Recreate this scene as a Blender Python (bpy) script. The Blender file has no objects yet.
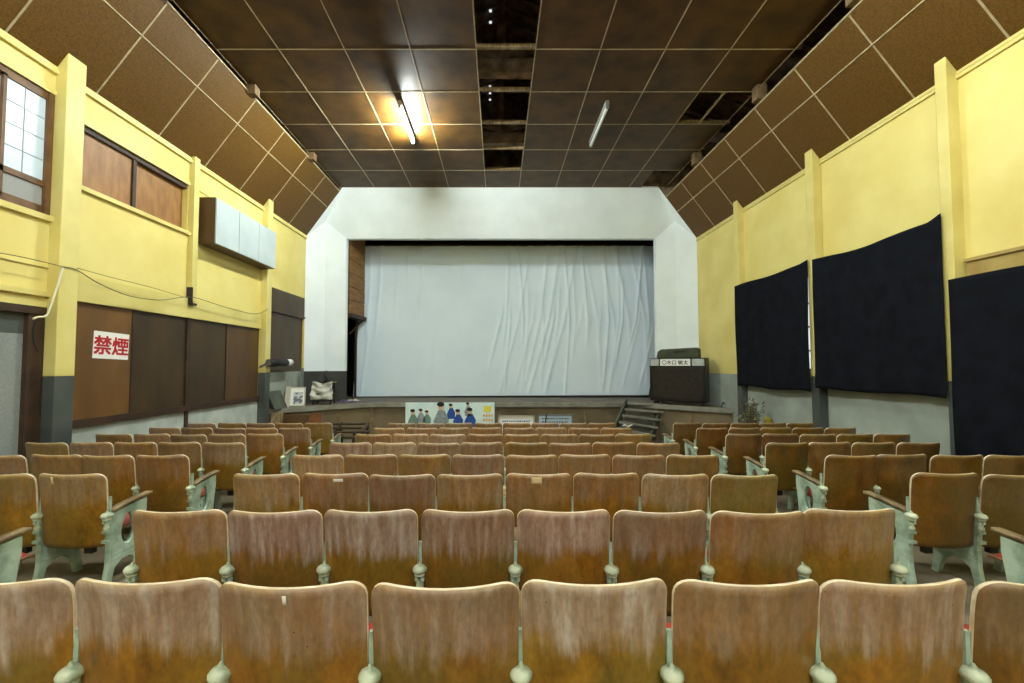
import bpy, bmesh, math, random
from mathutils import Vector, Matrix
random.seed(7)
S = bpy.context.scene
COL = S.collection
PI = math.pi

# ------------------------------------------------------------------ camera
F = 418.0; CX = 498.0; HOR = 365.0; PITCH = math.radians(2.3)
CY = HOR - F*math.tan(PITCH)
EYE = Vector((0, 0, 1.6))
cd = bpy.data.cameras.new('camera'); cam = bpy.data.objects.new('camera', cd); COL.objects.link(cam)
cam.location = EYE; cam.rotation_euler = (PI/2+PITCH, 0, 0)
cd.sensor_width = 36; cd.lens = 36*F/1024; cd.clip_start = .02
cd.shift_x = (512-CX)/1024; cd.shift_y = (CY-341.5)/1024
S.camera = cam

def ray(px, py):
    a = (px-CX)/F; b = (CY-py)/F
    return Vector((a, math.cos(PITCH)-b*math.sin(PITCH), math.sin(PITCH)+b*math.cos(PITCH)))
def on_x(px, py, x):
    d = ray(px, py); return EYE + d*(x/d.x)
def on_y(px, py, y):
    d = ray(px, py); return EYE + d*(y/d.y)
def on_z(px, py, z):
    d = ray(px, py); return EYE + d*((z-1.6)/d.z)
def fz(y): return .125-.0504*y          # the sloping floor

# ------------------------------------------------------------------ materials
def N(nt, t, **k):
    n = nt.nodes.new(t)
    for a, v in k.items(): setattr(n, a, v)
    return n
def rgb(r, g, b):
    f = lambda c: ((c/255)/12.92 if c/255 <= .04045 else ((c/255+.055)/1.055)**2.4)
    return (f(r), f(g), f(b), 1)
def mat(name, c, c2=None, scale=3, rough=.6, spec=.4, metal=0, bump=0, bscale=None, stretch=(1,1,1), coat=0, detail=5, contrast=(.35,.65)):
    m = bpy.data.materials.new(name); m.use_nodes = True; nt = m.node_tree
    p = nt.nodes['Principled BSDF']; L = nt.links
    p.inputs['Roughness'].default_value = rough; p.inputs['Metallic'].default_value = metal
    p.inputs['Specular IOR Level'].default_value = spec; p.inputs['Coat Weight'].default_value = coat
    tc = N(nt, 'ShaderNodeTexCoord'); mp = N(nt, 'ShaderNodeMapping'); mp.inputs['Scale'].default_value = stretch
    L.new(tc.outputs['Object'], mp.inputs['Vector'])
    if c2:
        nz = N(nt, 'ShaderNodeTexNoise'); nz.inputs['Scale'].default_value = scale; nz.inputs['Detail'].default_value = detail
        L.new(mp.outputs[0], nz.inputs['Vector'])
        cr = N(nt, 'ShaderNodeValToRGB'); cr.color_ramp.elements[0].position = contrast[0]; cr.color_ramp.elements[1].position = contrast[1]
        cr.color_ramp.elements[0].color = c; cr.color_ramp.elements[1].color = c2
        L.new(nz.outputs['Fac'], cr.inputs[0]); L.new(cr.outputs[0], p.inputs['Base Color'])
    else:
        p.inputs['Base Color'].default_value = c
    if bump:
        nb = N(nt, 'ShaderNodeTexNoise'); nb.inputs['Scale'].default_value = bscale or scale*3; nb.inputs['Detail'].default_value = 3
        L.new(mp.outputs[0], nb.inputs['Vector'])
        bm_ = N(nt, 'ShaderNodeBump'); bm_.inputs['Strength'].default_value = bump; bm_.inputs['Distance'].default_value = .02
        L.new(nb.outputs['Fac'], bm_.inputs['Height']); L.new(bm_.outputs[0], p.inputs['Normal'])
    return m
def emit(name, c, s, rough=.3):
    m = mat(name, c, rough=rough); p = m.node_tree.nodes['Principled BSDF']
    p.inputs['Emission Color'].default_value = c; p.inputs['Emission Strength'].default_value = s
    return m

M = {}
M['yellow'] = mat('yellow_paint', rgb(222,206,128), rgb(212,192,108), 1.2, .55, .35, bump=.12, bscale=2.5)
M['yellow_trim'] = mat('yellow_trim_paint', rgb(218,203,126), rgb(204,187,108), 1.6, .5, .4)
M['ochre'] = mat('ochre_board', rgb(176,152,84), rgb(150,122,62), 3, .6)
M['ceil'] = mat('ceiling_board', rgb(88,59,14), rgb(62,39,7), 2.2, .52, .3, bump=.35, bscale=1.6, detail=8)
M['slant'] = mat('slanted_board', rgb(96,66,14), rgb(78,52,9), 40, .55, .25, detail=8, bump=.15, bscale=60)
M['batten'] = mat('joint_strip', rgb(176,158,122), rgb(150,132,98), 8, .5)
M['white'] = mat('white_plaster', rgb(234,242,242), rgb(226,234,234), 1.5, .75, .2, bump=.06, bscale=2)
M['screenm'] = mat('screen_cloth', rgb(228,242,250), rgb(220,236,246), .8, .8, .15)
M['panel_light'] = mat('brown_board_light', rgb(116,80,34), rgb(96,66,30), 2.5, .42, .45, stretch=(1,1,.35))
M['panel_mid'] = mat('brown_board_mid', rgb(90,64,34), rgb(74,52,28), 2.5, .45, .4, stretch=(1,1,.35))
M['panel_dark'] = mat('brown_board_dark', rgb(68,50,26), rgb(52,38,20), 2.5, .45, .4, stretch=(1,1,.35))
M['transom'] = mat('orange_board', rgb(150,104,50), rgb(128,86,40), 3, .5, .4, stretch=(1,3,1))
M['dado'] = mat('grey_dado', rgb(160,166,156), rgb(138,144,134), 1.6, .8, .2, bump=.1)
M['dado_white'] = mat('pale_dado', rgb(186,192,186), rgb(160,166,158), 2.5, .8, .2)
M['greybase'] = mat('dark_grey_paint', rgb(78,82,76), rgb(62,66,62), 2, .6)
M['jambbase'] = mat('charcoal_paint', rgb(62,62,56), rgb(50,50,46), 2, .7)
M['darkwood'] = mat('dark_wood', rgb(66,46,30), rgb(46,32,22), 4, .6)
M['roofwood'] = mat('roof_timber', rgb(150,124,98), rgb(92,74,58), 4, .8)
M['black'] = mat('black_paint', rgb(24,24,24), rgb(16,16,16), 5, .6)
M['curtain'] = mat('black_cloth', rgb(13,14,19), rgb(20,22,29), 5, .9, .1, bump=.3, bscale=60)
M['greypanel'] = mat('grey_panel', rgb(140,143,138), rgb(126,130,126), 60, .7, detail=2)
M['floor'] = mat('dusty_concrete', rgb(140,128,106), rgb(104,94,76), 1.8, .8, .2, bump=.2, bscale=8)
M['stagewood'] = mat('stage_boards', rgb(116,104,88), rgb(92,80,66), 2.5, .6, stretch=(.4,3,1))
M['stagefront'] = mat('stage_front_boards', rgb(126,110,84), rgb(100,86,62), 1.4, .7, stretch=(1,1,1))
M['stagelip'] = mat('stage_lip', rgb(146,144,130), rgb(122,118,104), 3, .6)
M['woodplank'] = mat('stage_side_plank', rgb(150,108,58), rgb(120,84,42), 2, .6, stretch=(1,1,5))
M['iron'] = mat('pale_green_iron', rgb(178,198,178), rgb(138,158,138), 9, .45, .5, detail=6, bump=.15, bscale=30, contrast=(.4,.6))
M['ironk'] = mat('pale_green_knob', rgb(200,208,180), rgb(150,162,132), 22, .45, .5, contrast=(.4,.6))
M['armwood'] = mat('arm_wood', rgb(148,126,90), rgb(98,78,50), 8, .5, stretch=(4,1,1))
M['red'] = mat('red_vinyl', rgb(176,62,42), rgb(140,40,30), 6, .5)
M['pan'] = mat('seat_ply', rgb(132,84,48), rgb(96,58,30), 5, .45)
M['edge'] = mat('worn_ply_edge', rgb(238,224,196), rgb(206,182,144), 12, .35, .5)
M['dark_iron'] = mat('dark_iron', rgb(52,46,40), rgb(34,30,27), 8, .6)
M['paper'] = mat('white_paper', rgb(232,230,222))
M['cream_tape'] = mat('cream_tape', rgb(222,200,150))
M['redpaint'] = mat('red_lettering', rgb(176,26,32))
M['inkblack'] = mat('black_lettering', rgb(22,22,24))
M['frost'] = emit('frosted_glass', rgb(176,190,196), .03, .3)
M['frostlow'] = mat('lower_frosted_glass', rgb(150,150,146), rough=.2)
M['winframe'] = mat('window_wood', rgb(112,78,44), rgb(88,60,34), 5, .5)
M['cabwhite'] = mat('box_white_face', rgb(180,190,190), rgb(170,180,180), 2, .45)
M['tube'] = emit('lit_tube', (.90,1,.97,1), 66)
M['tube_bright'] = emit('bright_tube', (.90,1,.97,1), 115)
M['tube_off'] = mat('unlit_tube', rgb(220,222,214), rough=.3)
M['metal_grey'] = mat('fixture_metal', rgb(120,120,114), rough=.4)
M['daylight'] = emit('daylit_glass', rgb(225,236,240), .08)
M['fillglass'] = emit('rear_fill_glass', rgb(215,228,240), .5)  # glowing panes for the added rear windows
M['palebar'] = mat('pale_glazing_bar', rgb(150,160,160))
M['beamend'] = mat('beam_end_wood', rgb(120,96,64), rgb(92,70,44), 6, .7)
M['olive'] = mat('olive_case', rgb(62,68,40), rgb(46,50,30), 6, .6)
M['speakercloth'] = mat('speaker_cloth', rgb(48,40,30), rgb(36,30,22), 12, .9)
M['cabdark'] = mat('cabinet_black', rgb(30,26,22), rgb(20,17,15), 6, .4)
M['chrome'] = mat('bright_metal', rgb(190,190,186), rough=.25, metal=.9)
M['cloth'] = mat('white_cloth', rgb(214,212,198), rgb(180,178,162), 9, .9, .1)
M['cyanboard'] = mat('pale_blue_board', rgb(222,236,232), rgb(200,226,226), 3, .6)
M['skin'] = mat('painted_face', rgb(206,170,140))
M['bluepaint'] = mat('painted_blue', rgb(40,76,150))
M['greenpaint'] = mat('painted_green', rgb(112,138,122))
M['greypaint'] = mat('painted_grey', rgb(150,158,160), rgb(120,130,132), 12)
M['yellowpaint'] = mat('painted_yellow', rgb(226,216,60))
M['orangepaint'] = mat('painted_orange', rgb(226,170,90))
M['framewood'] = mat('pale_frame', rgb(186,180,158))
M['greyframe'] = mat('grey_frame', rgb(112,118,116))
M['pinksheet'] = mat('printed_sheet_blue', rgb(176,194,206))
M['photo'] = mat('photo_print', rgb(96,102,110), rgb(190,194,190), 9, .5, contrast=(.45,.55))
M['boardgreen'] = mat('grey_green_board', rgb(84,88,74), rgb(70,74,62), 4, .7)
M['rope'] = mat('old_cable', rgb(92,84,58))
M['whitecable'] = mat('white_cable', rgb(214,208,176))
M['twig'] = mat('dry_twig', rgb(116,104,76), rgb(84,76,54), 9)
M['leaf'] = mat('dry_leaf', rgb(126,122,84), rgb(92,94,60), 9)
M['pot'] = mat('clay_pot', rgb(120,84,52))
M['mustard'] = mat('mustard_cloth', rgb(150,130,40), rgb(116,100,30), 9, .8)
M['purple'] = mat('purple_cloth', rgb(92,84,110), rgb(66,60,80), 9, .9)

def back_material():
    m = bpy.data.materials.new('varnished_ply_back'); m.use_nodes = True; nt = m.node_tree; L = nt.links
    p = nt.nodes['Principled BSDF']
    tc = N(nt, 'ShaderNodeTexCoord'); oi = N(nt, 'ShaderNodeObjectInfo')
    at = N(nt, 'ShaderNodeAttribute'); at.attribute_type = 'OBJECT'; at.attribute_name = 'top_sheen'  # per-seat strength of the painted sheen
    off = N(nt, 'ShaderNodeVectorMath', operation='SCALE'); off.inputs[0].default_value = (37, 51, 23)
    L.new(oi.outputs['Random'], off.inputs['Scale'])
    add = N(nt, 'ShaderNodeVectorMath', operation='ADD'); L.new(tc.outputs['Object'], add.inputs[0]); L.new(off.outputs[0], add.inputs[1])
    def noise(sc, stretch, det=5):
        mp = N(nt, 'ShaderNodeMapping'); mp.inputs['Scale'].default_value = stretch; L.new(add.outputs[0], mp.inputs[0])
        n = N(nt, 'ShaderNodeTexNoise'); n.inputs['Scale'].default_value = sc; n.inputs['Detail'].default_value = det
        n.inputs['Roughness'].default_value = .62
        L.new(mp.outputs[0], n.inputs['Vector']); return n.outputs['Fac']
    def ramp(src, stops):
        r = N(nt, 'ShaderNodeValToRGB')
        while len(r.color_ramp.elements) < len(stops): r.color_ramp.elements.new(.5)
        for e, (q, c) in zip(r.color_ramp.elements, stops): e.position = q; e.color = c
        L.new(src, r.inputs[0]); return r.outputs[0]
    def math_(op, a, b=None, c=None, clamp=False):
        n = N(nt, 'ShaderNodeMath', operation=op); n.use_clamp = clamp
        for i, v in enumerate((a, b, c)):
            if v is None: continue
            if isinstance(v, (int, float)): n.inputs[i].default_value = v
            else: L.new(v, n.inputs[i])
        return n.outputs[0]
    def mix(f, a, b, bt='MIX'):
        n = N(nt, 'ShaderNodeMix', data_type='RGBA', blend_type=bt)
        for s, v in ((0, f), (6, a), (7, b)):
            if isinstance(v, (int, float)): n.inputs[s].default_value = v
            elif isinstance(v, tuple): n.inputs[s].default_value = v
            else: L.new(v, n.inputs[s])
        return n.outputs[2]
    mott = noise(9, (1, 1, .55), 8)
    base = ramp(mott, [(.3, rgb(104,66,12)), (.5, rgb(150,98,20)), (.72, rgb(178,122,36))])
    big = noise(3, (1, 1, 1), 2)
    grain = ramp(noise(55, (1, 1, .5), 3), [(.35, rgb(226,226,226)), (.65, (1,1,1,1))])
    base = mix(ramp(big, [(.35, (0,0,0,1)), (.7, (1,1,1,1))]), base, rgb(128,100,34))
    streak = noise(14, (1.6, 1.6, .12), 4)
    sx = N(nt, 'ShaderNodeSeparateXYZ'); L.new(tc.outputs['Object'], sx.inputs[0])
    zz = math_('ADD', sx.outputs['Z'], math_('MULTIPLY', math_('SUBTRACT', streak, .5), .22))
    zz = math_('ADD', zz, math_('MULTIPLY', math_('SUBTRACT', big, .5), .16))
    sheen_mask = N(nt, 'ShaderNodeMapRange', interpolation_type='SMOOTHSTEP'); L.new(zz, sheen_mask.inputs[0])
    sheen_mask.inputs[1].default_value = .575; sheen_mask.inputs[2].default_value = .675
    fd = math_('MULTIPLY', sheen_mask.outputs[0], at.outputs['Fac'], clamp=True)
    pale = ramp(streak, [(.3, rgb(146,114,96)), (.5, rgb(174,146,130)), (.75, rgb(208,196,190))])  # pale window sheen painted into the colour of the upper back
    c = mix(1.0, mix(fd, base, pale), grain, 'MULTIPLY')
    # rubbed light rim towards the edges, small nicks
    ax = math_('ABSOLUTE', sx.outputs['X'])
    rim = N(nt, 'ShaderNodeMapRange', interpolation_type='SMOOTHSTEP'); L.new(math_('ADD', sx.outputs['Z'], math_('MULTIPLY', math_('SUBTRACT', mott, .5), .03)), rim.inputs[0])
    rim.inputs[1].default_value = .822; rim.inputs[2].default_value = .85
    c = mix(math_('MULTIPLY', rim.outputs[0], .55), c, rgb(206,176,132))
    v = N(nt, 'ShaderNodeTexVoronoi'); v.inputs['Scale'].default_value = 16; L.new(add.outputs[0], v.inputs['Vector'])
    nick = ramp(v.outputs['Distance'], [(.03, (1,1,1,1)), (.055, (0,0,0,1))])
    gate = ramp(noise(5, (1,1,1), 1), [(.52, (0,0,0,1)), (.6, (1,1,1,1))])
    c = mix(mix(1.0, nick, gate, 'MULTIPLY'), c, rgb(60,34,18))
    hs = N(nt, 'ShaderNodeHueSaturation'); L.new(c, hs.inputs['Color'])
    L.new(math_('MULTIPLY_ADD', oi.outputs['Random'], .36, .76), hs.inputs['Value'])
    wn = N(nt, 'ShaderNodeTexWhiteNoise', noise_dimensions='1D'); L.new(math_('MULTIPLY', oi.outputs['Random'], 91.7), wn.inputs['W'])
    L.new(math_('MULTIPLY_ADD', wn.outputs['Value'], 0.022, .494), hs.inputs['Hue'])
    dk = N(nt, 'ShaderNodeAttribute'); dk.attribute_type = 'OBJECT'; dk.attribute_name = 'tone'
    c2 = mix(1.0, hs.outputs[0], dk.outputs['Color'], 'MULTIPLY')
    L.new(c2, p.inputs['Base Color'])
    L.new(math_('MULTIPLY_ADD', mott, .3, .22), p.inputs['Roughness'])
    p.inputs['Specular IOR Level'].default_value = .5
    bp = N(nt, 'ShaderNodeBump'); bp.inputs['Strength'].default_value = .15; bp.inputs['Distance'].default_value = .01
    L.new(mott, bp.inputs['Height']); L.new(bp.outputs[0], p.inputs['Normal'])
    return m
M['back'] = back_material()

# ------------------------------------------------------------------ mesh helpers
class MB:
    def __init__(s): s.b = bmesh.new()
    def box(s, lo, hi, mi=0, rot=None, piv=None):
        lo = Vector(lo); hi = Vector(hi)
        vs = [s.b.verts.new((x, y, z)) for z in (lo.z, hi.z) for y in (lo.y, hi.y) for x in (lo.x, hi.x)]
        for f in ((0,2,3,1),(4,5,7,6),(0,1,5,4),(2,6,7,3),(0,4,6,2),(1,3,7,5)):
            s.b.faces.new([vs[i] for i in f]).material_index = mi
        if rot is not None:
            bmesh.ops.transform(s.b, matrix=Matrix.Translation(piv) @ rot @ Matrix.Translation(-Vector(piv)), verts=vs)
        return s
    def bar(s, a, b, w, h, mi=0):
        a = Vector(a); b = Vector(b); d = (b-a); L = d.length; d.normalize()
        up = Vector((0,0,1)) if abs(d.z) < .95 else Vector((0,1,0))
        x = d.cross(up).normalized(); z = x.cross(d)
        vs = []
        for p in (a, b):
            for sx, sz in ((-1,-1),(1,-1),(1,1),(-1,1)): vs.append(s.b.verts.new(p+x*sx*w/2+z*sz*h/2))
        for f in ((3,2,1,0),(4,5,6,7),(0,1,5,4),(1,2,6,5),(2,3,7,6),(3,0,4,7)):
            s.b.faces.new([vs[i] for i in f]).material_index = mi
        return s
    def tube(s, pts, r, n=8, mi=0, cap=True):
        pts = [Vector(p) for p in pts]; rings = []
        for i, p in enumerate(pts):
            d = (pts[min(i+1, len(pts)-1)]-pts[max(i-1, 0)]).normalized()
            up = Vector((0,0,1)) if abs(d.z) < .9 else Vector((1,0,0))
            x = d.cross(up).normalized(); z = x.cross(d)
            rr = r[i] if isinstance(r, (list, tuple)) else r
            rings.append([s.b.verts.new(p+(x*math.cos(2*PI*k/n)+z*math.sin(2*PI*k/n))*rr) for k in range(n)])
        for a, b in zip(rings, rings[1:]):
            for k in range(n):
                f = s.b.faces.new((a[k], a[(k+1)%n], b[(k+1)%n], b[k])); f.smooth = True; f.material_index = mi
        if cap:
            s.b.faces.new(rings[0][::-1]).material_index = mi; s.b.faces.new(rings[-1]).material_index = mi
        return s
    def lathe(s, prof, c=(0,0,0), n=16, mi=0):
        c = Vector(c); rings = []
        for r, z in prof:
            rings.append([s.b.verts.new(c+Vector((max(r,1e-4)*math.cos(2*PI*k/n), max(r,1e-4)*math.sin(2*PI*k/n), z))) for k in range(n)])
        for a, b in zip(rings, rings[1:]):
            for k in range(n):
                f = s.b.faces.new((a[k], a[(k+1)%n], b[(k+1)%n], b[k])); f.smooth = True; f.material_index = mi
        s.b.faces.new(rings[0][::-1]).material_index = mi; s.b.faces.new(rings[-1]).material_index = mi
        return s
    def prism(s, pts, d, mi=0):           # polygon in space thickened along d
        d = Vector(d); a = [s.b.verts.new(Vector(p)) for p in pts]; b = [s.b.verts.new(Vector(p)+d) for p in pts]
        n = len(a)
        fs = [s.b.faces.new(a), s.b.faces.new(b[::-1])]
        for i in range(n): fs.append(s.b.faces.new((a[i], b[i], b[(i+1)%n], a[(i+1)%n])))
        for f in fs: f.material_index = mi
        return s
    def sheet(s, nu, nv, fn, mi=0, thick=0):
        g = [[s.b.verts.new(fn(i/nu, j/nv)) for i in range(nu+1)] for j in range(nv+1)]
        for j in range(nv):
            for i in range(nu):
                f = s.b.faces.new((g[j][i], g[j][i+1], g[j+1][i+1], g[j+1][i])); f.smooth = True; f.material_index = mi
        return s
    def build(s, name, mats, parent=None, bevel=0, recalc=True, solid=0, smooth=False):
        if recalc: bmesh.ops.recalc_face_normals(s.b, faces=s.b.faces[:])
        me = bpy.data.meshes.new(name); s.b.to_mesh(me); s.b.free()
        for m in (mats if isinstance(mats, (list, tuple)) else [mats]): me.materials.append(m)
        o = bpy.data.objects.new(name, me); COL.objects.link(o)
        if parent: o.parent = parent
        if solid:
            q = o.modifiers.new('solid', 'SOLIDIFY'); q.thickness = solid; q.offset = 0
        if bevel:
            q = o.modifiers.new('bevel', 'BEVEL'); q.width = bevel; q.segments = 2; q.limit_method = 'ANGLE'
        return o
def tag(o, label=None, cat=None, group=None, kind=None):
    if label: o['label'] = label
    if cat: o['category'] = cat
    if group: o['group'] = group
    if kind: o['kind'] = kind
    return o
def empty(name, loc=(0,0,0), rz=0):
    o = bpy.data.objects.new(name, None); COL.objects.link(o); o.location = loc; o.rotation_euler = (0,0,rz); o.empty_display_size = .1
    return o
def struct(o): o['kind'] = 'structure'; return o

# wall slab with rectangular holes; axis 'x' = plane x const (u = y), axis 'y' = plane y const (u = x)
def holed(axis, a, b, u0, u1, z0, z1, holes):
    mb = MB()
    us = sorted({u0, u1, *[h[0] for h in holes], *[h[1] for h in holes]}); zs = sorted({z0, z1, *[h[2] for h in holes], *[h[3] for h in holes]})
    for i in range(len(us)-1):
        run = None
        for j in range(len(zs)-1):
            cu = (us[i]+us[i+1])/2; cz = (zs[j]+zs[j+1])/2
            if any(h[0] < cu < h[1] and h[2] < cz < h[3] for h in holes): continue
            if axis == 'x': mb.box((a, us[i], zs[j]), (b, us[i+1], zs[j+1]))
            else: mb.box((us[i], a, zs[j]), (us[i+1], b, zs[j+1]))
    bmesh.ops.remove_doubles(mb.b, verts=mb.b.verts[:], dist=1e-4)
    seen = {}
    for f in list(mb.b.faces):
        k = tuple(round(c, 3) for c in f.calc_center_median()); seen.setdefault(k, []).append(f)
    kill = [f for l in seen.values() if len(l) > 1 for f in l]
    bmesh.ops.delete(mb.b, geom=kill, context='FACES')
    return mb

XL, XR = -5.6, 5.8
YB, YP = -5.0, 12.05            # rear wall, proscenium plane
ZC = 6.8                        # flat ceiling
ZT = 5.35; ZTL = 5.35; ZTR = 5.29                       # top of the side walls
T = 1.073                       # ceiling board size

# ------------------------------------------------------------------ floor
def floor_fn():
    mb = MB(); b = mb.b
    vs = [b.verts.new(p) for p in ((XL-.3, YB-.3, fz(YB-.3)), (XR+.3, YB-.3, fz(YB-.3)), (XR+.3, 16, fz(16)), (XL-.3, 16, fz(16)))]
    mb.prism([v.co for v in vs], (0,0,-.2)); bmesh.ops.delete(b, geom=vs, context='VERTS')
    return mb
struct(floor_fn().build('floor', M['floor']))

# ------------------------------------------------------------------ left wall
W_Y = .84                       # top of the pale lower wall
wl = holed('x', XL-.22, XL, YB, YP+.05, W_Y, ZT, [(3.35,5.14,3.45,5.0), (5.5,7.43,4.0,4.85), (3.3,5.14,W_Y,2.3), (5.42,9.82,W_Y,2.45), (10.0,12.03,W_Y,3.53)])
WL = struct(wl.build('wall_left', M['yellow']))
# pale / grey lower wall
mb = MB(); mb.box((XL-.22, 5.15, -.9), (XL-.02, 9.8, W_Y)); lo = mb.build('lower_wall', M['dado_white'], WL)
mb = MB(); mb.box((XL-.22, 9.8, -.9), (XL-.0, YP, W_Y)); mb.build('lower_wall', M['dado'], WL)
mb = MB(); mb.box((XL-.2, 10.0, W_Y), (XL, YP, 1.42)); mb.build('lower_wall', M['dado'], WL)
mb = MB(); mb.box((XL-.22, YB, -.6), (XL-.0, 3.3, W_Y)); mb.build('lower_wall', M['dado'], WL)
# brown boards filling the lower bay, each panel its own
for y0, y1, k in ((5.42,6.42,'panel_light'), (6.42,7.53,'panel_dark'), (7.53,8.64,'panel_dark'), (8.64,9.82,'panel_mid')):
    mb = MB(); mb.box((XL-.08, y0+.006, W_Y), (XL-.03, y1-.006, 2.47)); mb.build('board_panel', M[k], WL)
mb = MB()
for y in (6.42, 8.64): mb.box((XL-.03, y-.012, W_Y), (XL-.018, y+.012, 2.47))
mb.box((XL-.03, 7.52, .0), (XL+.0, 7.6, 2.47))
mb.box((XL-.04, 5.46, .77), (XL+.03, 9.9, .87))
struct(mb.build('trim_1', M['darkwood']))
mb = MB()
mb.box((XL-.1, 5.5, 4.0), (XL-.06, 6.4, 4.85)); a = mb.build('transom_panel', M['transom'], WL)
mb = MB(); mb.box((XL-.14, 6.34, 4.0), (XL-.1, 7.43, 4.85)); mb.build('transom_panel', M['transom'], WL)
mb = MB(); mb.box((XL-.12, 6.34, 4.0), (XL-.03, 6.4, 4.85)); mb.box((XL-.13, 5.5, 4.78), (XL-.02, 7.43, 4.85)); mb.build('transom_frame', M['darkwood'], WL)
# shutter beside the stage
mb = MB(); mb.box((XL-.1, 10.0, 2.98), (XL-.0, 12.04, 3.53)); mb.box((XL-.1,10.0,2.93),(XL+.03,12.04,2.98)); mb.build('board_panel', M['panel_dark'], WL)
mb = MB(); mb.box((XL-.1, 10.0, 1.42), (XL-.04, 11.0, 2.93)); mb.box((XL-.1, 11.02, 1.42), (XL-.05, 12.04, 2.93)); mb.build('board_panel', M['panel_dark'], WL)
# yellow mouldings
mb = MB()
mb.box((XL-.01, YB, 5.27), (XL+.045, YP, 5.32)); mb.box((XL-.01, YB, 5.32), (XL+.025, YP, 5.37))
mb.box((XL-.01, 5.38, 3.94), (XL+.05, 7.47, 4.0))            # transom sill
mb.box((XL-.01, 5.38, 4.85), (XL+.02, 9.8, 4.91))
mb.box((XL-.01, YB, 3.38), (XL+.05, 5.15, 3.45))             # window sill
mb.box((XL-.01, YB, 5.0), (XL+.02, 5.15, 5.05))
mb.box((XL-.01, YB, 2.80), (XL+.02, 5.15, 2.83)); mb.box((XL-.01, YB, 2.44), (XL+.05, 5.15, 2.5))
mb.box((XL-.01, 5.38, 2.45), (XL+.03, 9.8, 2.80))
struct(mb.build('trim_2', M['yellow_trim']))
def post(n, x0, x1, y0, y1, ztop, zc=1.42, upper='yellow_trim'):
    mb = MB(); mb.box((x0, y0, zc), (x1, y1, ztop)); o = struct(mb.build('trim_%d' % n, M[upper], bevel=.008))
    mb = MB(); mb.box((x0, y0-.002, fz(y1)-.3), (x1, y1+.002, zc)); mb.build('painted_base', M['greybase'], o, bevel=.008)
    return o
post(3, XL-.02, XL+.15, 5.15, 5.39, 5.6, 1.46)
post(4, XL-.02, XL+.15, 9.8, 10.01, 5.58, 1.42)
post(5, XL-.02, XL+.15, 2.9, 3.12, 5.6, 1.46)
mb = MB(); mb.box((XL-.02, 7.47, 2.75), (XL+.09, 7.6, 5.4)); o = struct(mb.build('trim_6', M['yellow_trim'], bevel=.006))
mb = MB(); mb.box((XL-.02, 7.466, 2.72), (XL+.096, 7.50, 3.0)); mb.box((XL-.02, 7.466, 2.68), (XL+.096, 7.604, 2.72)); mb.build('painted_base', M['dark_iron'], o)

# window_1 high on the left wall
w1 = struct(empty('window_1', (XL-.06, 4.3, 3.45)))
def child(mb, name, m, par, **k):
    o = mb.build(name, m, par, **k); o.matrix_parent_inverse = par.matrix_world.inverted() if par.type != 'EMPTY' else Matrix.Translation(par.location).inverted()
    return o
mb = MB()
mb.box((XL-.10, 5.08, 3.45), (XL+.01, 5.145, 5.0)); mb.box((XL-.12, 3.35, 3.45), (XL-.01, 3.42, 5.0))
mb.box((XL-.12, 3.35, 4.93), (XL-.01, 5.14, 5.0)); mb.box((XL-.12, 3.35, 3.45), (XL-.01, 5.14, 3.52))
child(mb, 'window_frame', M['winframe'], w1)
for y0, y1, xx in ((4.62, 5.09, XL-.02), (3.42, 4.67, XL-.06)):
    mb = MB()
    mb.box((xx-.03, y0, 3.52), (xx+.01, y0+.035, 4.93)); mb.box((xx-.03, y1-.012, 3.52), (xx+.01, y1, 4.93))
    mb.box((xx-.03, y0, 3.80), (xx+.01, y1, 3.87)); mb.box((xx-.03, y0, 4.9), (xx+.01, y1, 4.93)); mb.box((xx-.03, y0, 3.52), (xx+.01, y1, 3.56))
    s = child(mb, 'sash', M['winframe'], w1)
    mb = MB(); mb.box((xx-.02, y0+.04, 3.86), (xx-.012, y1-.01, 4.91)); child(mb, 'pane', M['frost'], w1)
    mb = MB(); mb.box((xx-.02, y0+.04, 3.55), (xx-.012, y1-.01, 3.81)); child(mb, 'pane', M['frostlow'], w1)
    mb = MB(); mb.box((xx-.012, (y0+y1)/2-.006, 3.87), (xx-.006, (y0+y1)/2+.006, 4.9))
    for z in (4.13, 4.39, 4.65): mb.box((xx-.012, y0+.04, z-.006), (xx-.006, y1-.01, z+.006))
    child(mb, 'glazing_bar', M['palebar'], w1)
# door_1: grey sliding panel below it
d1 = struct(empty('door_1', (XL, 4.2, fz(4.2))))
mb = MB(); mb.box((XL-.1, 3.3, -.3), (XL-.06, 5.03, 1.97)); child(mb, 'grey_panel', M['greypanel'], d1)
mb = MB(); mb.box((XL-.12, 3.3, 1.97), (XL-.06, 5.03, 2.22)); child(mb, 'header_panel', M['greybase'], d1)
mb = MB(); mb.box((XL-.12, 4.97, -.3), (XL+.0, 5.15, 2.24)); mb.box((XL-.1, 3.2, 2.22), (XL+.02, 5.15, 2.31)); child(mb, 'door_frame', M['darkwood'], d1)

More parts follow.
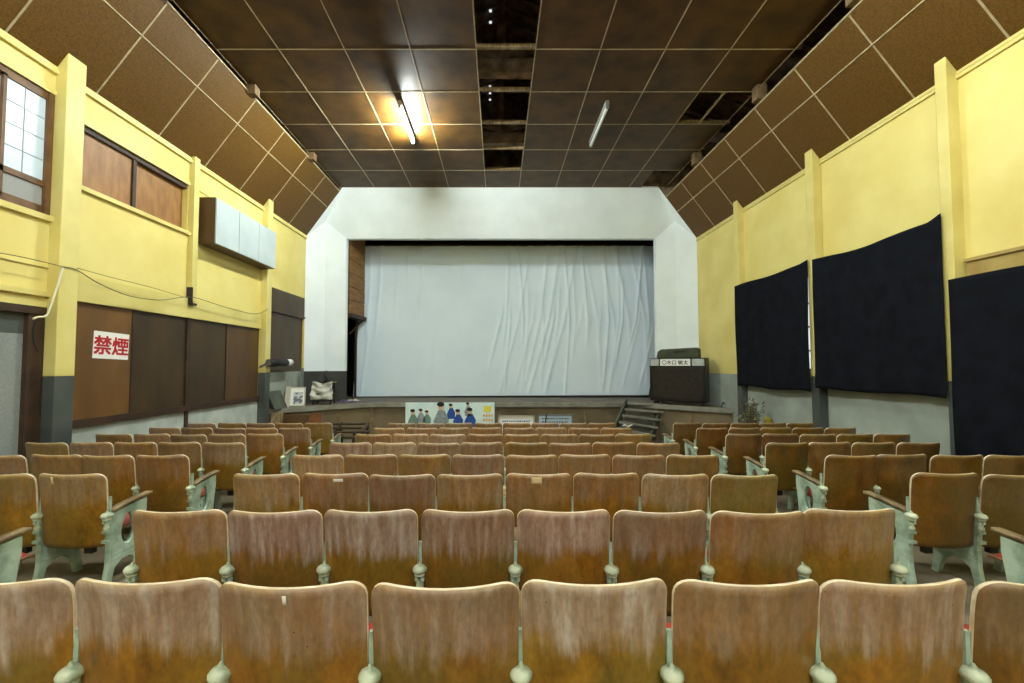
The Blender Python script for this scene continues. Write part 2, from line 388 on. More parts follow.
# ------------------------------------------------------------------ right wall
wr = holed('x', XR, XR+.22, YB, YP+.05, 1.38, ZT, [(7.45,9.6,1.5,3.3)])
WR = struct(wr.build('wall_right', M['yellow']))
mb = MB(); mb.box((XR, YB, -.9), (XR+.22, YP, 1.38)); mb.build('lower_wall', M['dado'], WR)
mb = MB()
mb.box((XR-.03, YB, 5.20), (XR+.01, YP, 5.245)); mb.box((XR-.02, YB, 5.26), (XR+.01, YP, 5.30))
struct(mb.build('trim_7', M['yellow_trim']))
post(8, XR-.15, XR+.02, 5.13, 5.27, 5.52, 1.4)
post(9, XR-.15, XR+.02, 7.38, 7.56, 5.52, 1.4)
post(10, XR-.15, XR+.02, 9.74, 9.90, 5.52, 1.4)
post(11, XR-.15, XR+.02, 2.9, 3.06, 5.52, 1.4)
mb = MB(); mb.box((XR-.05, 3.06, 2.68), (XR+.01, 5.09, 2.86)); mb.box((XR-.08, 3.06, 2.86), (XR+.01, 5.09, 2.90)); struct(mb.build('trim_12', M['ochre']))
w2 = struct(empty('window_2', (XR+.06, 8.8, 1.6)))
mb = MB(); mb.box((XR+.06, 7.45, 1.5), (XR+.07, 9.6, 3.3)); child(mb, 'pane', M['daylight'], w2)
mb = MB()
for z in (1.5, 1.85, 2.3, 2.74, 3.26): mb.box((XR+.02, 7.45, z), (XR+.05, 9.6, z+.03))
for y in (8.5, 9.57): mb.box((XR+.02, y, 1.6), (XR+.05, y+.03, 3.3))
child(mb, 'window_frame', M['winframe'], w2)

# ------------------------------------------------------------------ rear wall
mb = MB(); mb.box((XL-.3, YB-.2, -.2), (XR+.3, YB, ZC+.1)); struct(mb.build('wall_back', M['yellow']))

w3 = struct(empty('fill_window_3', (0, YB+.02, 3.4)))  # unseen window row, added to throw cool light on seat backs and stage
for k in range(4):
    x = -4.2+2.2*k
    mb = MB(); mb.box((x, YB+.005, 3.4), (x+1.8, YB+.015, 5.2)); child(mb, 'pane', M['fillglass'], w3)  # glowing pane of the added fill window row
    mb = MB()
    for xx in (x-.04, x+.88, x+1.8): mb.box((xx, YB, 3.36), (xx+.04, YB+.05, 5.24))
    for z in (3.36, 4.28, 5.2): mb.box((x-.04, YB, z), (x+1.84, YB+.05, z+.04))
    child(mb, 'window_frame', M['winframe'], w3)

# ------------------------------------------------------------------ ceilings
X0 = -.41; TX = 1.065
cols = [-4.64, -3.615, -2.53, -1.445, -.36, .62, 1.69, 2.76, 3.83, 4.90]
X0 = -.36; X1 = .62
rows = [YP-T*m for m in range(0, 18)]
mb = MB()
missing = {(0, m) for m in range(1, 8)} | {(4, 3)}
for m in range(17):
    for n in range(-4, 5):
        if (n, m) in missing: continue
        x0 = cols[n+4]; y1 = rows[m]; y0 = rows[m+1]
        xa = x0+.004; xb = cols[n+5]-.004
        if (n, m) == (4, 0): xb = x0+.35
        mb.box((xa, y0+.004, ZC), (xb, y1-.004, ZC+.012))
CE = struct(mb.build('ceiling', M['ceil']))
mb = MB()
for x in cols:
    mb.box((x-.009, YB, ZC-.006), (x+.009, YP, ZC-.0005))
for k, y in enumerate(rows[:-1]):
    if k in range(2, 8):
        mb.box((cols[0], y-.009, ZC-.006), (X0, y+.009, ZC-.0005)); mb.box((X1, y-.009, ZC-.006), (cols[-1], y+.009, ZC-.0005))
    else: mb.box((cols[0], y-.009, ZC-.006), (cols[-1], y+.009, ZC-.0005))
mb.box((4.32, rows[4], ZC-.006), (4.35, rows[3], ZC+.03))
struct(mb.build('trim_13', M['batten']))
# joists seen across the open strip
mb = MB()
for k in range(1, 8): mb.box((cols[0]-.1, rows[k]-.03, ZC+.014), (cols[-1]+.1, rows[k]+.03, ZC+.075))
struct(mb.build('trim_14', M['armwood']))
# slanted boards, left and right
def slanted(name, xw, xe, ze, side):
    a = Vector((xw, 0, ZTL if side < 0 else ZTR)); e = Vector((xe, 0, ze)); d = e-a; nrm = Vector((d.z, 0, -d.x)).normalized()
    if nrm.x*side > 0: nrm = -nrm
    # nrm points into the room; thickness goes the other way
    mb = MB(); bt = MB()
    fr = [-.08, .64, 1.0]
    ys = [YP+.05-T*m for m in range(0, 17)]
    for j in range(16):
        for f0, f1 in zip(fr, fr[1:]):
            p0 = a+d*(f0+.002); p1 = a+d*(f1-.002)
            q = [Vector((p0.x, ys[j+1]+.003, p0.z)), Vector((p0.x, ys[j]-.003, p0.z)), Vector((p1.x, ys[j]-.003, p1.z)), Vector((p1.x, ys[j+1]+.003, p1.z))]
            mb.prism(q, -nrm*.02)
        p0 = a+d*fr[0]; p1 = a+d; y = ys[j]
        if j: bt.bar((p0.x+nrm.x*.004, y, p0.z+nrm.z*.004), (p1.x+nrm.x*.004, y, p1.z+nrm.z*.004), .02, .008)
    m_ = a+d*.64
    bt.bar((m_.x+nrm.x*.004, ys[-1], m_.z+nrm.z*.004), (m_.x+nrm.x*.004, YP, m_.z+nrm.z*.004), .02, .02)
    bt.bar((e.x, ys[-1], e.z), (e.x, YP, e.z), .02, .03)
    o = struct(mb.build(name, M['slant'])); return o, bt
o, bt = slanted('ceiling_left', XL, -4.635, 6.68, -1); struct(bt.build('trim_15', M['batten']))
o, bt = slanted('ceiling_right', XR, 4.91, 6.51, 1); struct(bt.build('trim_16', M['batten']))

# roof space: trusses, roof, purlins
rf = MB()
for s in (-1, 1):
    rf.prism([(0, YB, 9.6), (0, YP+.2, 9.6), (s*7.2, YP+.2, 6.9), (s*7.2, YB, 6.9)], (0,0,.08))
RF = struct(rf.build('ceiling_roof', M['roofwood']))
mb = MB()
for k in range(24):
    y = 4.2+k*.36
    for s in (-1, 1): mb.bar((0, y, 9.5), (s*6.8, y, 6.97), .05, .06)
mb.build('rafter', M['roofwood'], RF)
mb = MB()
for (px, py) in ((490.5,10.5),(490.5,22),(490,86),(490,93),(490,99.5),(490,106),(488,125.5),(492,125),(505,162),(514,131)):
    d = ray(px, py); t = (9.35-1.6)/d.z; p = EYE+d*t
    if p.y < YP: mb.box((p.x-.03, p.y-.035, 9.34), (p.x+.03, p.y+.035, 9.345))
mb.build('daylight_chink', M['daylight'], RF)
for y in (3.2, 5.5, 7.62, 10.1):
    t = struct(empty('trim_17', (0, y, ZC)))
    mb = MB()
    mb.box((-6.2, y-.1, 7.02), (6.3, y+.1, 7.28)); mb.box((-.02, y-.07, 7.28), (.14, y+.07, 9.5))
    for s in (-1, 1):
        mb.bar((s*6.2+.05, y, 7.2), (.06, y, 9.45), .12, .16); mb.bar((.06, y, 7.35), (s*3+.06, y, 8.3), .1, .12)
    child(mb, 'truss', M['roofwood'], t)
    mb = MB(); mb.box((-4.69, y-.08, ZC-.17), (-4.50, y+.08, ZC+.2)); child(mb, 'beam_end', M['beamend'], t)
    mb = MB(); mb.box((4.80, y-.08, ZC-.27), (4.98, y+.08, ZC+.2)); child(mb, 'beam_end', M['beamend'], t)
# dark outer linings so no sky shows through the gaps
mb = MB()
mb.box((XL-.5, YB, ZT), (XL-.3, YP+.2, 8)); mb.box((XR+.5, YB, ZT), (XR+.7, YP+.2, 8))
mb.box((-7.3, YP+.0, ZC+.02), (7.3, YP+.1, 9.8)); mb.box((-7.3, YB-.1, ZC), (7.3, YB, 9.8))
mb.box((XL-.5, YB, ZT-.1), (XL-.2, YP, ZT)); mb.box((XR+.2, YB, ZT-.1), (XR+.6, YP, ZT))
for s_, xw_, zw_, xc_ in ((-1, XL, ZTL, -4.53), (1, XR, ZTR, 4.68)):
    mb.prism([(xw_, YP+.01, zw_), (xw_+s_*1.6, YP+.01, zw_), (xw_+s_*1.6, YP+.01, ZC+.1), (xc_, YP+.01, ZC+.1), (xc_, YP+.01, ZC+.03)], (0,.05,0))
mb.box((-7.4, YB, 6.8), (-7.2, YP+.2, 7.1)); mb.box((7.2, YB, 6.8), (7.4, YP+.2, 7.1))
struct(mb.build('wall_roof_space', M['roofwood']))

# ------------------------------------------------------------------ proscenium
YI = 12.55
P = lambda px, py, y=YP: on_y(px, py, y)
A = Vector((XL, YP, ZT)); Ar = Vector((XR, YP, ZTR))
zap = P(500, 221).z
zin = P(500, 238.5, YI).z
YA = YP+(YI-YP)*.64; zap = P(500, 221, YA).z
apl = Vector((P(326, 221, YA).x, YA, zap)); apr = Vector((P(675, 221, YA).x, YA, zap))
inl = Vector((P(346.5, 238.5, YI).x, YI, zin)); inr = Vector((P(655.5, 238.5, YI).x, YI, zin))
mb = MB(); b = mb.b
def face(*ps, mi=0):
    f = b.faces.new([b.verts.new(Vector(p)) for p in ps]); f.material_index = mi; return f
def drop(p, z): return Vector((p.x, p.y, z))
ZJ = 1.42
zl = ZC+.03
e = .001
cl_ = Vector((-4.53, YP, zl)); cr_ = Vector((4.68, YP, zl))
face(A, cl_, apl); face(Ar, cr_, apr)      # haunches
face(cl_, cr_, apr, apl); face(apl, apr, inr, inl)      # leaning lintel
for s, ap, inn, w in ((-1, apl, inl, A), (1, apr, inr, Ar)):
    face(w, ap, drop(ap, ZJ), drop(w, ZJ)); face(ap, inn, drop(inn, ZJ), drop(ap, ZJ))
    face(inn, (inn.x, YI+.15, inn.z), (inn.x, YI+.15, ZJ), drop(inn, ZJ))
face(inl, inr, (inr.x, YI+.15, inr.z), (inl.x, YI+.15, inl.z))
bmesh.ops.remove_doubles(b, verts=b.verts[:], dist=1e-4)
PW = struct(mb.build('wall_stage', M['white'], solid=.03))
mb = MB(); b = mb.b
for ap, inn, w in ((apl, inl, A), (apr, inr, Ar)):
    face(drop(w, ZJ), drop(ap, ZJ), drop(ap, .3), drop(w, .3)); face(drop(ap, ZJ), drop(inn, ZJ), drop(inn, .3), drop(ap, .3))
    face(drop(inn, ZJ), (inn.x, YI+.15, ZJ), (inn.x, YI+.15, .3), drop(inn, .3))
bmesh.ops.remove_doubles(b, verts=b.verts[:], dist=1e-4)
mb.build('lower_wall', M['jambbase'], PW, solid=.03)
# stage house
mb = MB()
mb.box((-6.6, 15.4, -.2), (6.8, 15.6, 7.6)); mb.box((-6.7, YI+.2, -.2), (-6.5, 15.6, 7.6)); mb.box((6.7, YI+.2, -.2), (6.9, 15.6, 7.6)); mb.box((-6.7, YI+.2, 7.4), (6.9, 15.6, 7.6))
mb.box((-6.7, YI+.15, ZJ*0+.3), (inl.x-.05, YI+.2, 7.5)); mb.box((inr.x+.05, YI+.15, .3), (6.9, YI+.2, 7.5)); mb.box((-6.7, YI+.15, inl.z+.1), (6.9, YI+.2, 7.5))
struct(mb.build('wall_stage_house', M['black']))

ZS = .52
edge = [(XL, 10.24), (-4.35, 11.4), (-3.6, 11.95), (3.7, 11.95), (4.35, 11.5), (XR, 10.35)]
mb = MB()
pts = [(x, y) for x, y in edge] + [(XR, YP+.1), (6.7, YI+.3), (6.7, 15.4), (-6.7, 15.4), (-6.7, YI+.3), (XL, YP+.1)]
mb.prism([(x, y, ZS-.05) for x, y in pts], (0,0,.05)); ST = struct(mb.build('floor_stage', M['stagewood']))
mb = MB()
for (xa, ya), (xb, yb) in zip(edge, edge[1:]): mb.bar((xa, ya-.02, ZS-.05), (xb, yb-.02, ZS-.05), .06, .12)
struct(mb.build('trim_18', M['stagelip']))
mb = MB()
for (xa, ya), (xb, yb) in zip(edge, edge[1:]):
    mb.prism([(xa, ya+.06, -.9), (xb, yb+.06, -.9), (xb, yb+.06, ZS-.06), (xa, ya+.06, ZS-.06)], (0,.04,0))
WS = struct(mb.build('wall_stage_front', M['stagefront']))
mb = MB()
for (xa, ya), (xb, yb) in zip(edge, edge[1:]):
    n = max(1, round(math.hypot(xb-xa, yb-ya)/1.15))
    for k in range(1 if xa > XL else 0, n+1):
        t = k/n; x = xa+(xb-xa)*t; y = ya+(yb-ya)*t+.045
        mb.box((x-.03, y-.02, -.8), (x+.03, y+.02, ZS-.1))
mb.build('batten', M['armwood'], WS)

# planked reveal inside the opening, left
pl = struct(empty('wall_stage_side', (-4.55, 13.2, 3)))
mb = MB()
for k in range(7): mb.box((-4.60, 12.8, 3.2+k*.42), (-4.56, 13.88, 3.6+k*.42), rot=Matrix.Rotation(-.10, 4, 'Z'), piv=(-4.6, 12.8, 3))
child(mb, 'plank_panel', M['woodplank'], pl)
mb = MB(); mb.box((-4.8, 12.8, 3.08), (-4.50, 13.92, 3.19), rot=Matrix.Rotation(-.10, 4, 'Z'), piv=(-4.6, 12.8, 3))
mb.bar((-4.85, 13.6, 2.6), (-4.5, 13.85, 3.1), .05, .05); mb.box((-4.72, 13.75, .52), (-4.66, 13.81, 3.1))
child(mb, 'support_frame', M['darkwood'], pl)

# ------------------------------------------------------------------ hanging screen
YS = 14.0
tl = P(362, 246, YS); bl = P(353, 396.5, YS); br = P(648.5, 395, YS); tr = P(660, 246, YS)
rs = random.Random(11)
FOLDS = [(.03,.0,.006,.03,.3,1.1),(.06,.012,.005,.03,.35,1.1),(.12,.0,.005,.025,.45,.95),(.155,.0,.004,.025,.55,1.1),(.2,.006,.005,.02,.45,1.1),(.04,.03,.004,.03,-.1,.5),(.25,-.02,.006,.02,-.1,.5),(.335,0,.004,.02,.7,1.2)]
for k in range(30):
    FOLDS.append((.47+.53*(k+rs.uniform(-.3,.3))/30, rs.uniform(-.05,.05) if k % 3 else (-.10 if k > 16 else .07), rs.uniform(.0035,.007), rs.uniform(.018,.045), rs.choice((-.2,-.2,0,.15,.3)), rs.choice((1.2,1.2,.8,.65))))
def screen(u, v):
    zt = tl.z; zb = bl.z+ (br.z-bl.z)*u
    xl = bl.x+(tl.x-bl.x)*min(1, v*1.3); xr = br.x+(tr.x-br.x)*min(1, v*2.0)
    x = xl+(xr-xl)*u; z = zb+(zt-zb)*v
    w = 0
    for u0, sl, wd, am, v0, v1 in FOLDS:
        d = (u-u0-sl*(v-.5))/wd
        if abs(d) < 4:
            f_ = min(1, max(0, (v-v0)/.15))*min(1, max(0, (v1-v)/.15))
            w += am*f_*math.exp(-abs(d)**1.3)
    y = YS - w + .05*math.sin(u*3.1)*(1-v) + .012*math.sin(u*24+2*v)*(.3+u)
    return (x, y, z)
mb = MB(); mb.sheet(480, 36, screen)
tag(mb.build('cinema_screen', M['screenm']), 'large rumpled white cloth screen hanging across the stage opening', 'screen')
mb = MB(); mb.tube([(tl.x-.4, YS, tl.z+.03), (tr.x+.3, YS, tr.z+.03)], .035)
tag(mb.build('screen_batten', M['darkwood']), 'dark horizontal batten along the top edge of the cloth screen', 'batten')

# ------------------------------------------------------------------ lamps
def fluorescent(x, y0, y1, lit, label, z=ZC-.13):
    t = empty('fluorescent_light', (x, (y0+y1)/2, ZC)); tag(t, label, 'ceiling light')
    mb = MB(); mb.box((-.035, y0-t.location.y, z-ZC+.035), (.035, y1-t.location.y, -.004-.0))
    mb.build('fixture_body', M['metal_grey'], t, bevel=.005)
    mb = MB(); mb.tube([(0, y0+.04-t.location.y, z-ZC), (0, y1-.04-t.location.y, z-ZC)], .022 if lit else .03, 12)
    mb.build('tube', M[{0:'tube_off', 1:'tube', 2:'tube_bright'}[int(lit)]], t)
    for y in (y0, y1-.04):
        mb = MB(); mb.box((-.028, y-t.location.y, z-ZC-.03), (.028, y+.04-t.location.y, z-ZC+.04)); mb.build('lamp_holder', M['metal_grey'], t)
    return t
fluorescent(-1.93, 8.0, 9.35, 2, 'lit fluorescent tube glowing on the brown ceiling, left of the open strip')
fluorescent(2.15, 8.0, 9.5, False, 'unlit fluorescent tube on the brown ceiling, right of the open strip')
fluorescent(-1.93, 2.6, 3.95, True, 'lit fluorescent tube above the seats, left side')
fluorescent(2.15, 2.6, 3.95, True, 'lit fluorescent tube above the seats, right side')
fluorescent(-1.93, -2.4, -1.05, True, 'lit fluorescent tube near the rear wall, left side')
fluorescent(2.15, -2.4, -1.05, True, 'lit fluorescent tube near the rear wall, right side')

# ------------------------------------------------------------------ seats
W, H, ZB_ = .487, .85, .30
def back_mesh():
    mb = MB(); b = mb.b
    us = [-1, -.985, -.95, -.9, -.84, -.76, -.6, -.4, -.2, 0, .2, .4, .6, .76, .84, .9, .95, .985, 1]
    hw = W/2; r = .06; rb = .035; nv = 14
    def pt(u, v, off):
        x = u*hw
        def cut(rr):
            d = abs(x)-(hw-rr)
            return rr-math.sqrt(max(0, rr*rr-d*d)) if d > 0 else 0
        zt = H-cut(r)-.007*(1-u*u); zb = ZB_+cut(rb)
        z = zb+(zt-zb)*v
        y = -.052*(1-u*u) - .05*((z-ZB_)/(H-ZB_)) - .012*max(0, (z-.72)/.13)**2 + off
        return (x*(1-.03*(1-(z-ZB_)/(H-ZB_))), y, z)
    g = {}
    for s_, off in ((0, 0), (1, .014)):
        for j in range(nv+1):
            for i, u in enumerate(us): g[s_, i, j] = b.verts.new(pt(u, j/nv, off))
    n = len(us)-1
    for j in range(nv):
        for i in range(n):
            f = b.faces.new((g[0,i,j], g[0,i+1,j], g[0,i+1,j+1], g[0,i,j+1])); f.smooth = True
            f = b.faces.new((g[1,i,j+1], g[1,i+1,j+1], g[1,i+1,j], g[1,i,j])); f.smooth = True
    loop = [(i, 0) for i in range(n)]+[(n, j) for j in range(nv)]+[(i, nv) for i in range(n, 0, -1)]+[(0, j) for j in range(nv, 0, -1)]
    for a, c in zip(loop, loop[1:]+loop[:1]):
        f = b.faces.new((g[0, a[0], a[1]], g[1, a[0], a[1]], g[1, c[0], c[1]], g[0, c[0], c[1]])); f.material_index = 1; f.smooth = True
    return mb
def standard_mesh():
    # cast-iron side frame: outline in the y-z plane with an oval hole, via a filled curve
    cu = bpy.data.curves.new('standard', 'CURVE'); cu.dimensions = '2D'; cu.fill_mode = 'BOTH'; cu.extrude = .014; cu.bevel_depth = .004; cu.bevel_resolution = 0
    out = [(-.045,-.02),(.0,-.02),(.012,.06),(.03,.13),(.09,.17),(.16,.17),(.22,.12),(.25,.04),(.26,-.02),(.31,-.02),(.30,.06),(.275,.16),(.27,.26),(.285,.38),(.30,.48),(.30,.565),(.14,.55),(.0,.535),(-.03,.53),(-.03,.42),(-.018,.3),(-.02,.15),(-.035,.06)]
    def sp(pts):
        s = cu.splines.new('POLY'); s.points.add(len(pts)-1); s.use_cyclic_u = True
        for p, (x, y) in zip(s.points, pts): p.co = (x, y, 0, 1)
    sp(out); sp([(.135+.062*math.cos(a*2*PI/20)*(1-.15*math.sin(a*2*PI/20)), .385+.118*math.sin(a*2*PI/20)) for a in range(20)])
    o = bpy.data.objects.new('tmp', cu); COL.objects.link(o); dg = bpy.context.evaluated_depsgraph_get()
    me = bpy.data.meshes.new_from_object(o.evaluated_get(dg)); bpy.data.objects.remove(o); 
    # (x,y,z)curve -> y,z,x
    me.transform(Matrix(((0,0,1,0),(1,0,0,0),(0,1,0,0),(0,0,0,1))))
    b = bmesh.new(); b.from_mesh(me)
    mb = MB(); mb.b.free(); mb.b = b
    mb.box((-.008,-.02,.5),(.008,-.006,.66))
    mb.box((-.02,.0,.19),(-.012,.25,.2)); mb.box((.012,.0,.19),(.02,.25,.2)); mb.box((-.02,.0,.225),(-.012,.26,.235)); mb.box((.012,.0,.225),(.02,.26,.235))
    for z in (.40, .33, .47): mb.box((-.024,-.045,z),(.024,-.02,z+.02))
    bmesh.ops.recalc_face_normals(b, faces=b.faces[:]); b.to_mesh(me); b.free()
    me.materials.clear(); me.materials.append(M['iron']); return me
def lathe_mesh():
    mb = MB(); mb.lathe([(.018,.42),(.02,.44),(.014,.46),(.014,.492),(.026,.497),(.028,.503),(.02,.507),(.031,.512),(.038,.522),(.038,.532),(.031,.542),(.018,.549),(.010,.552),(.008,.558),(.003,.566)], (0,-.034,0), 16)
    return mb
def arm_mesh():
    mb = MB()
    mb.sheet(6, 1, lambda u, v: (-.028+.056*v, -.005+.345*u, .557+.035*u+.006*math.sin(u*PI)))
    return mb
def pan_mesh():
    mb = MB()
    mb.sheet(8, 8, lambda u, v: (-.215+.43*u, .02+.40*v, .352+.05*v+.012*(2*u-1)**2-.03*max(0, v-.85)/.15*.6))
    return mb
def cushion_mesh():
    mb = MB()
    def fn(u, v):
        eu = min(u, 1-u)*2; ev = min(v, 1-v)*2; k = min(1, eu*4)**.5*min(1, ev*4)**.5
        return (-.2+.4*u, .04+.36*v, .368+.045*v+.055*k)
    mb.sheet(14, 14, fn); return mb
def mesh_of(mb, name, mats, solid=0):
    o = mb.build(name, mats, solid=solid)
    if solid:
        dg = bpy.context.evaluated_depsgraph_get(); me = bpy.data.meshes.new_from_object(o.evaluated_get(dg)); me.name = name
    else: me = o.data
    bpy.data.objects.remove(o); return me
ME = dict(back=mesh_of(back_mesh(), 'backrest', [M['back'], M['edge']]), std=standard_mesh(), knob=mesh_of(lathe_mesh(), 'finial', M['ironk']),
          arm=mesh_of(arm_mesh(), 'armrest', M['armwood'], .022), pan=mesh_of(pan_mesh(), 'seat_pan', M['pan'], .014), cush=mesh_of(cushion_mesh(), 'cushion', M['red']))
mb = MB(); mb.box((-.03,.10,.2),(.03,.14,.36)); mb.box((-.235,.11,.30),(.235,.135,.325)); mb.box((-.02,.1,.31),(.02,.36,.34)); ME['brk'] = mesh_of(mb, 'hinge_bracket', M['dark_iron'])

def new(name, me, par, loc=(0,0,0)):
    o = bpy.data.objects.new(name, me); COL.objects.link(o); o.parent = par; o.location = loc; return o
def make_seat():
    r = empty('theatre_seat')
    new('backrest', ME['back'], r)
    p = new('seat_pan', ME['pan'], r); new('cushion', ME['cush'], p)
    new('hinge_bracket', ME['brk'], r)
    s = new('seat_standard', ME['std'], r, (-.25,0,0)); new('finial', ME['knob'], s); 
    new('armrest', ME['arm'], r, (-.25,0,0))
    return r
PROTO = make_seat(); first_used = []
def copy_tree(o, par=None):
    c = o.copy(); COL.objects.link(c); c.parent = par
    for ch in o.children: copy_tree(ch, c)
    return c
ordn = ['first','second','third','fourth','fifth','sixth','seventh','eighth']
def rowY(r): return {1:1.455, 2:2.25, 3:3.14, 4:3.98}.get(r, 1.485+.836*(r-1))
protochildren = None
def seat(x, y, label, group, top_sheen, tone, last=False, rz=0, parts=True):
    if first_used: r = copy_tree(PROTO)
    else: r = PROTO; first_used.append(1)
    r.location = (x, y, fz(y)); r.rotation_euler = (random.uniform(-.012,.012), 0, rz+random.uniform(-.012,.012))
    r['label'] = label; r['category'] = 'theatre seat'; r['group'] = group
    for ch in r.children:
        if ch.name.startswith('backrest'):
            ch['top_sheen'] = top_sheen; ch['tone'] = tone
            ch.rotation_euler = (random.uniform(-.015,.015), random.uniform(-.01,.01), 0)
    if last:
        for ch in [c for c in r.children if c.name.startswith('seat_standard') or c.name.startswith('armrest')]:
            c = ch.copy(); COL.objects.link(c); c.parent = r; c.location.x = .25
            for g in ch.children:
                k = g.copy(); COL.objects.link(k); k.parent = c
    return r
special = {('c',1,2): 'streaked grey-brown plywood theatre seat, nearest row, third from left, white paint fleck on top edge',
           ('c',3,4): 'amber plywood theatre seat with cream tape on its top edge, sixth row from the stage',
           ('c',3,1): 'amber plywood theatre seat with small white paper label, sixth row from the stage'}
pend = []
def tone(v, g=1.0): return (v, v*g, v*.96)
# columns: left edge x of the centre block
for r in range(1, 9):
    y = rowY(r)
    n0, n1 = (0, 8)
    for i in range(n0, n1):
        x = -1.92+.25+.4975*i + {1:.006, 2:.02, 3:-.022, 4:-.005}.get(r, 0)
        if r == 1: lab = 'plywood theatre seat in the row nearest the camera, %s from the left' % ordn[i]
        elif r < 5: lab = 'brown plywood theatre seat in centre block, %s row from camera, %s from left' % (ordn[r-1], ordn[i])
        else: lab = 'brown plywood theatre seat in centre block, %s row from stage, %s from left' % (ordn[8-r], ordn[i])
        lab = special.get(('c', r, i), lab)
        lx = 1-(x+1.7)/3.6
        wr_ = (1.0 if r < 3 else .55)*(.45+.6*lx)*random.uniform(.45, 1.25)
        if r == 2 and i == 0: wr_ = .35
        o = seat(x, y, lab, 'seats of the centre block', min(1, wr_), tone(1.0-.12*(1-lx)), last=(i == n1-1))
        pend.append((('c', r, i), o))
for r in range(2, 9):
    y = rowY(r)
    for i in range(5):                       # i counted from the aisle
        x = -2.87-.25-.5*i
        if (x+.25)*F/y+CX < 2 and not (r == 2 and i == 0): continue
        lab = 'plywood theatre seat in left block, %s row from stage, %s from the aisle' % (ordn[8-r], ordn[i])
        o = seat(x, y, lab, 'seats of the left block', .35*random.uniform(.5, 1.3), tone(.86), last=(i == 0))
        pend.append((('l', r, i), o))
cnt = {2:1, 3:2, 4:4, 5:4, 6:5, 7:5, 8:5}
for r in range(2, 9):
    y = rowY(r)
    for i in reversed(range(cnt[r])):
        x = 3.03+.25+.495*i
        lab = 'dark plywood theatre seat in right block, %s row from stage, %s from the aisle' % (ordn[8-r], ordn[i])
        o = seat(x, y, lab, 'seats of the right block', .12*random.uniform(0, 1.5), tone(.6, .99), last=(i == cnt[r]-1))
        pend.append((('r', r, i), o))
def sticker(key, x, z, w, h, m, lab, rot=0):
    o = dict(pend)[key]
    bk = [c for c in o.children if c.name.startswith('backrest')][0]
    y = -.052*(1-(x/(W/2))**2) - .05*((z-ZB_)/(H-ZB_)) - .012*max(0, (z-.72)/.13)**2
    mb = MB(); mb.sheet(4, 3, lambda u, v: (x-w/2+w*u, -.052*(1-((x-w/2+w*u)/(W/2))**2) - .05*((z-h/2+h*v-ZB_)/(H-ZB_)) - .012*max(0, (z-h/2+h*v-.72)/.13)**2-.0015, z-h/2+h*v))
    s = mb.build('sticker', M[m], bk, solid=.001); s['label'] = lab
    return s
sticker(('c',3,1), .04, .80, .07, .022, 'paper', 'small white paper label')
sticker(('c',3,4), -.02, .80, .075, .05, 'cream_tape', 'cream tape patch')
sticker(('l',3,0), -.10, .80, .02, .055, 'cream_tape', 'pale vertical tape mark')
sticker(('c',1,2), .0, .805, .012, .03, 'paper', 'white paint fleck')

# ------------------------------------------------------------------ left wall things
t = empty('wall_box', (XL, 8.8, 4.3)); tag(t, 'long brown wooden box with white front mounted high on the left wall', 'wall box')
y0, y1, z0, z1 = 7.68, 9.78, 3.86, 4.73
mb = MB(); mb.box((XL+.0, y0, z0), (XL+.33, y1, z1)); child(mb, 'case', M['panel_mid'], t, bevel=.006)
mb = MB()
for k in range(3): mb.box((XL+.33, y0+.01+k*(y1-y0)/3, z0+.01), (XL+.35, y0-.0+(k+1)*(y1-y0)/3-.002, z1-.01))
child(mb, 'front_panel', M['cabwhite'], t)
def text_mesh(txt, size, name, m, par, mtx, ext=.002, off=.0, fat=0):
    cu = bpy.data.curves.new('t', 'FONT'); cu.body = txt; cu.size = size; cu.extrude = ext; cu.align_x = 'CENTER'; cu.align_y = 'CENTER'; cu.offset = off
    o = bpy.data.objects.new('t', cu); COL.objects.link(o); dg = bpy.context.evaluated_depsgraph_get()
    me = bpy.data.meshes.new_from_object(o.evaluated_get(dg)); bpy.data.objects.remove(o)
    if len(me.vertices):
        xs = [v.co.x for v in me.vertices]; ys = [v.co.y for v in me.vertices]
        me.transform(Matrix.Translation((-(min(xs)+max(xs))/2, -(min(ys)+max(ys))/2, 0)))
    if fat:
        b = bmesh.new(); b.from_mesh(me); src = b.verts[:]+b.edges[:]+b.faces[:]
        bmesh.ops.translate(b, verts=b.verts[:], vec=(-fat, -fat, 0))
        for dx, dy, dz in ((2*fat, 0, .0004), (0, 2*fat, .0008), (2*fat, 2*fat, .0012)):
            q = bmesh.ops.duplicate(b, geom=src); bmesh.ops.translate(b, verts=[v for v in q['geom'] if isinstance(v, bmesh.types.BMVert)], vec=(dx, dy, dz))
        b.to_mesh(me); b.free()
    me.materials.clear(); me.materials.append(m)
    o = bpy.data.objects.new(name, me); COL.objects.link(o); o.parent = par; o.matrix_local = mtx; return o
# no smoking sign
xs_ = XL-.028
pa = on_x(93, 345, xs_); pb = on_x(128.5, 345, xs_); yc = (pa.y+pb.y)/2; zc = (on_x(110, 332.5, xs_).z+on_x(110, 359, xs_).z)/2
t = empty('no_smoking_sign', (xs_, yc, zc)); tag(t, 'white sign with two red Japanese characters on the left wall panel', 'sign')
t.rotation_euler = (math.radians(-2), 0, 0)
wd = pb.y-pa.y; hg = on_x(110, 332.5, xs_).z-on_x(110, 359, xs_).z
mb = MB(); mb.box((0, -wd/2, -hg/2), (.004, wd/2, hg/2)); mb.build('sign_board', M['paper'], t)
# sign faces +x: its text reads left to right along +y
R = Matrix(((0,0,1,.006),(1,0,0,0),(0,1,0,0),(0,0,0,1)))
text_mesh('禁煙', wd*.50, 'lettering', M['redpaint'], t, R, .001, 0, .006)
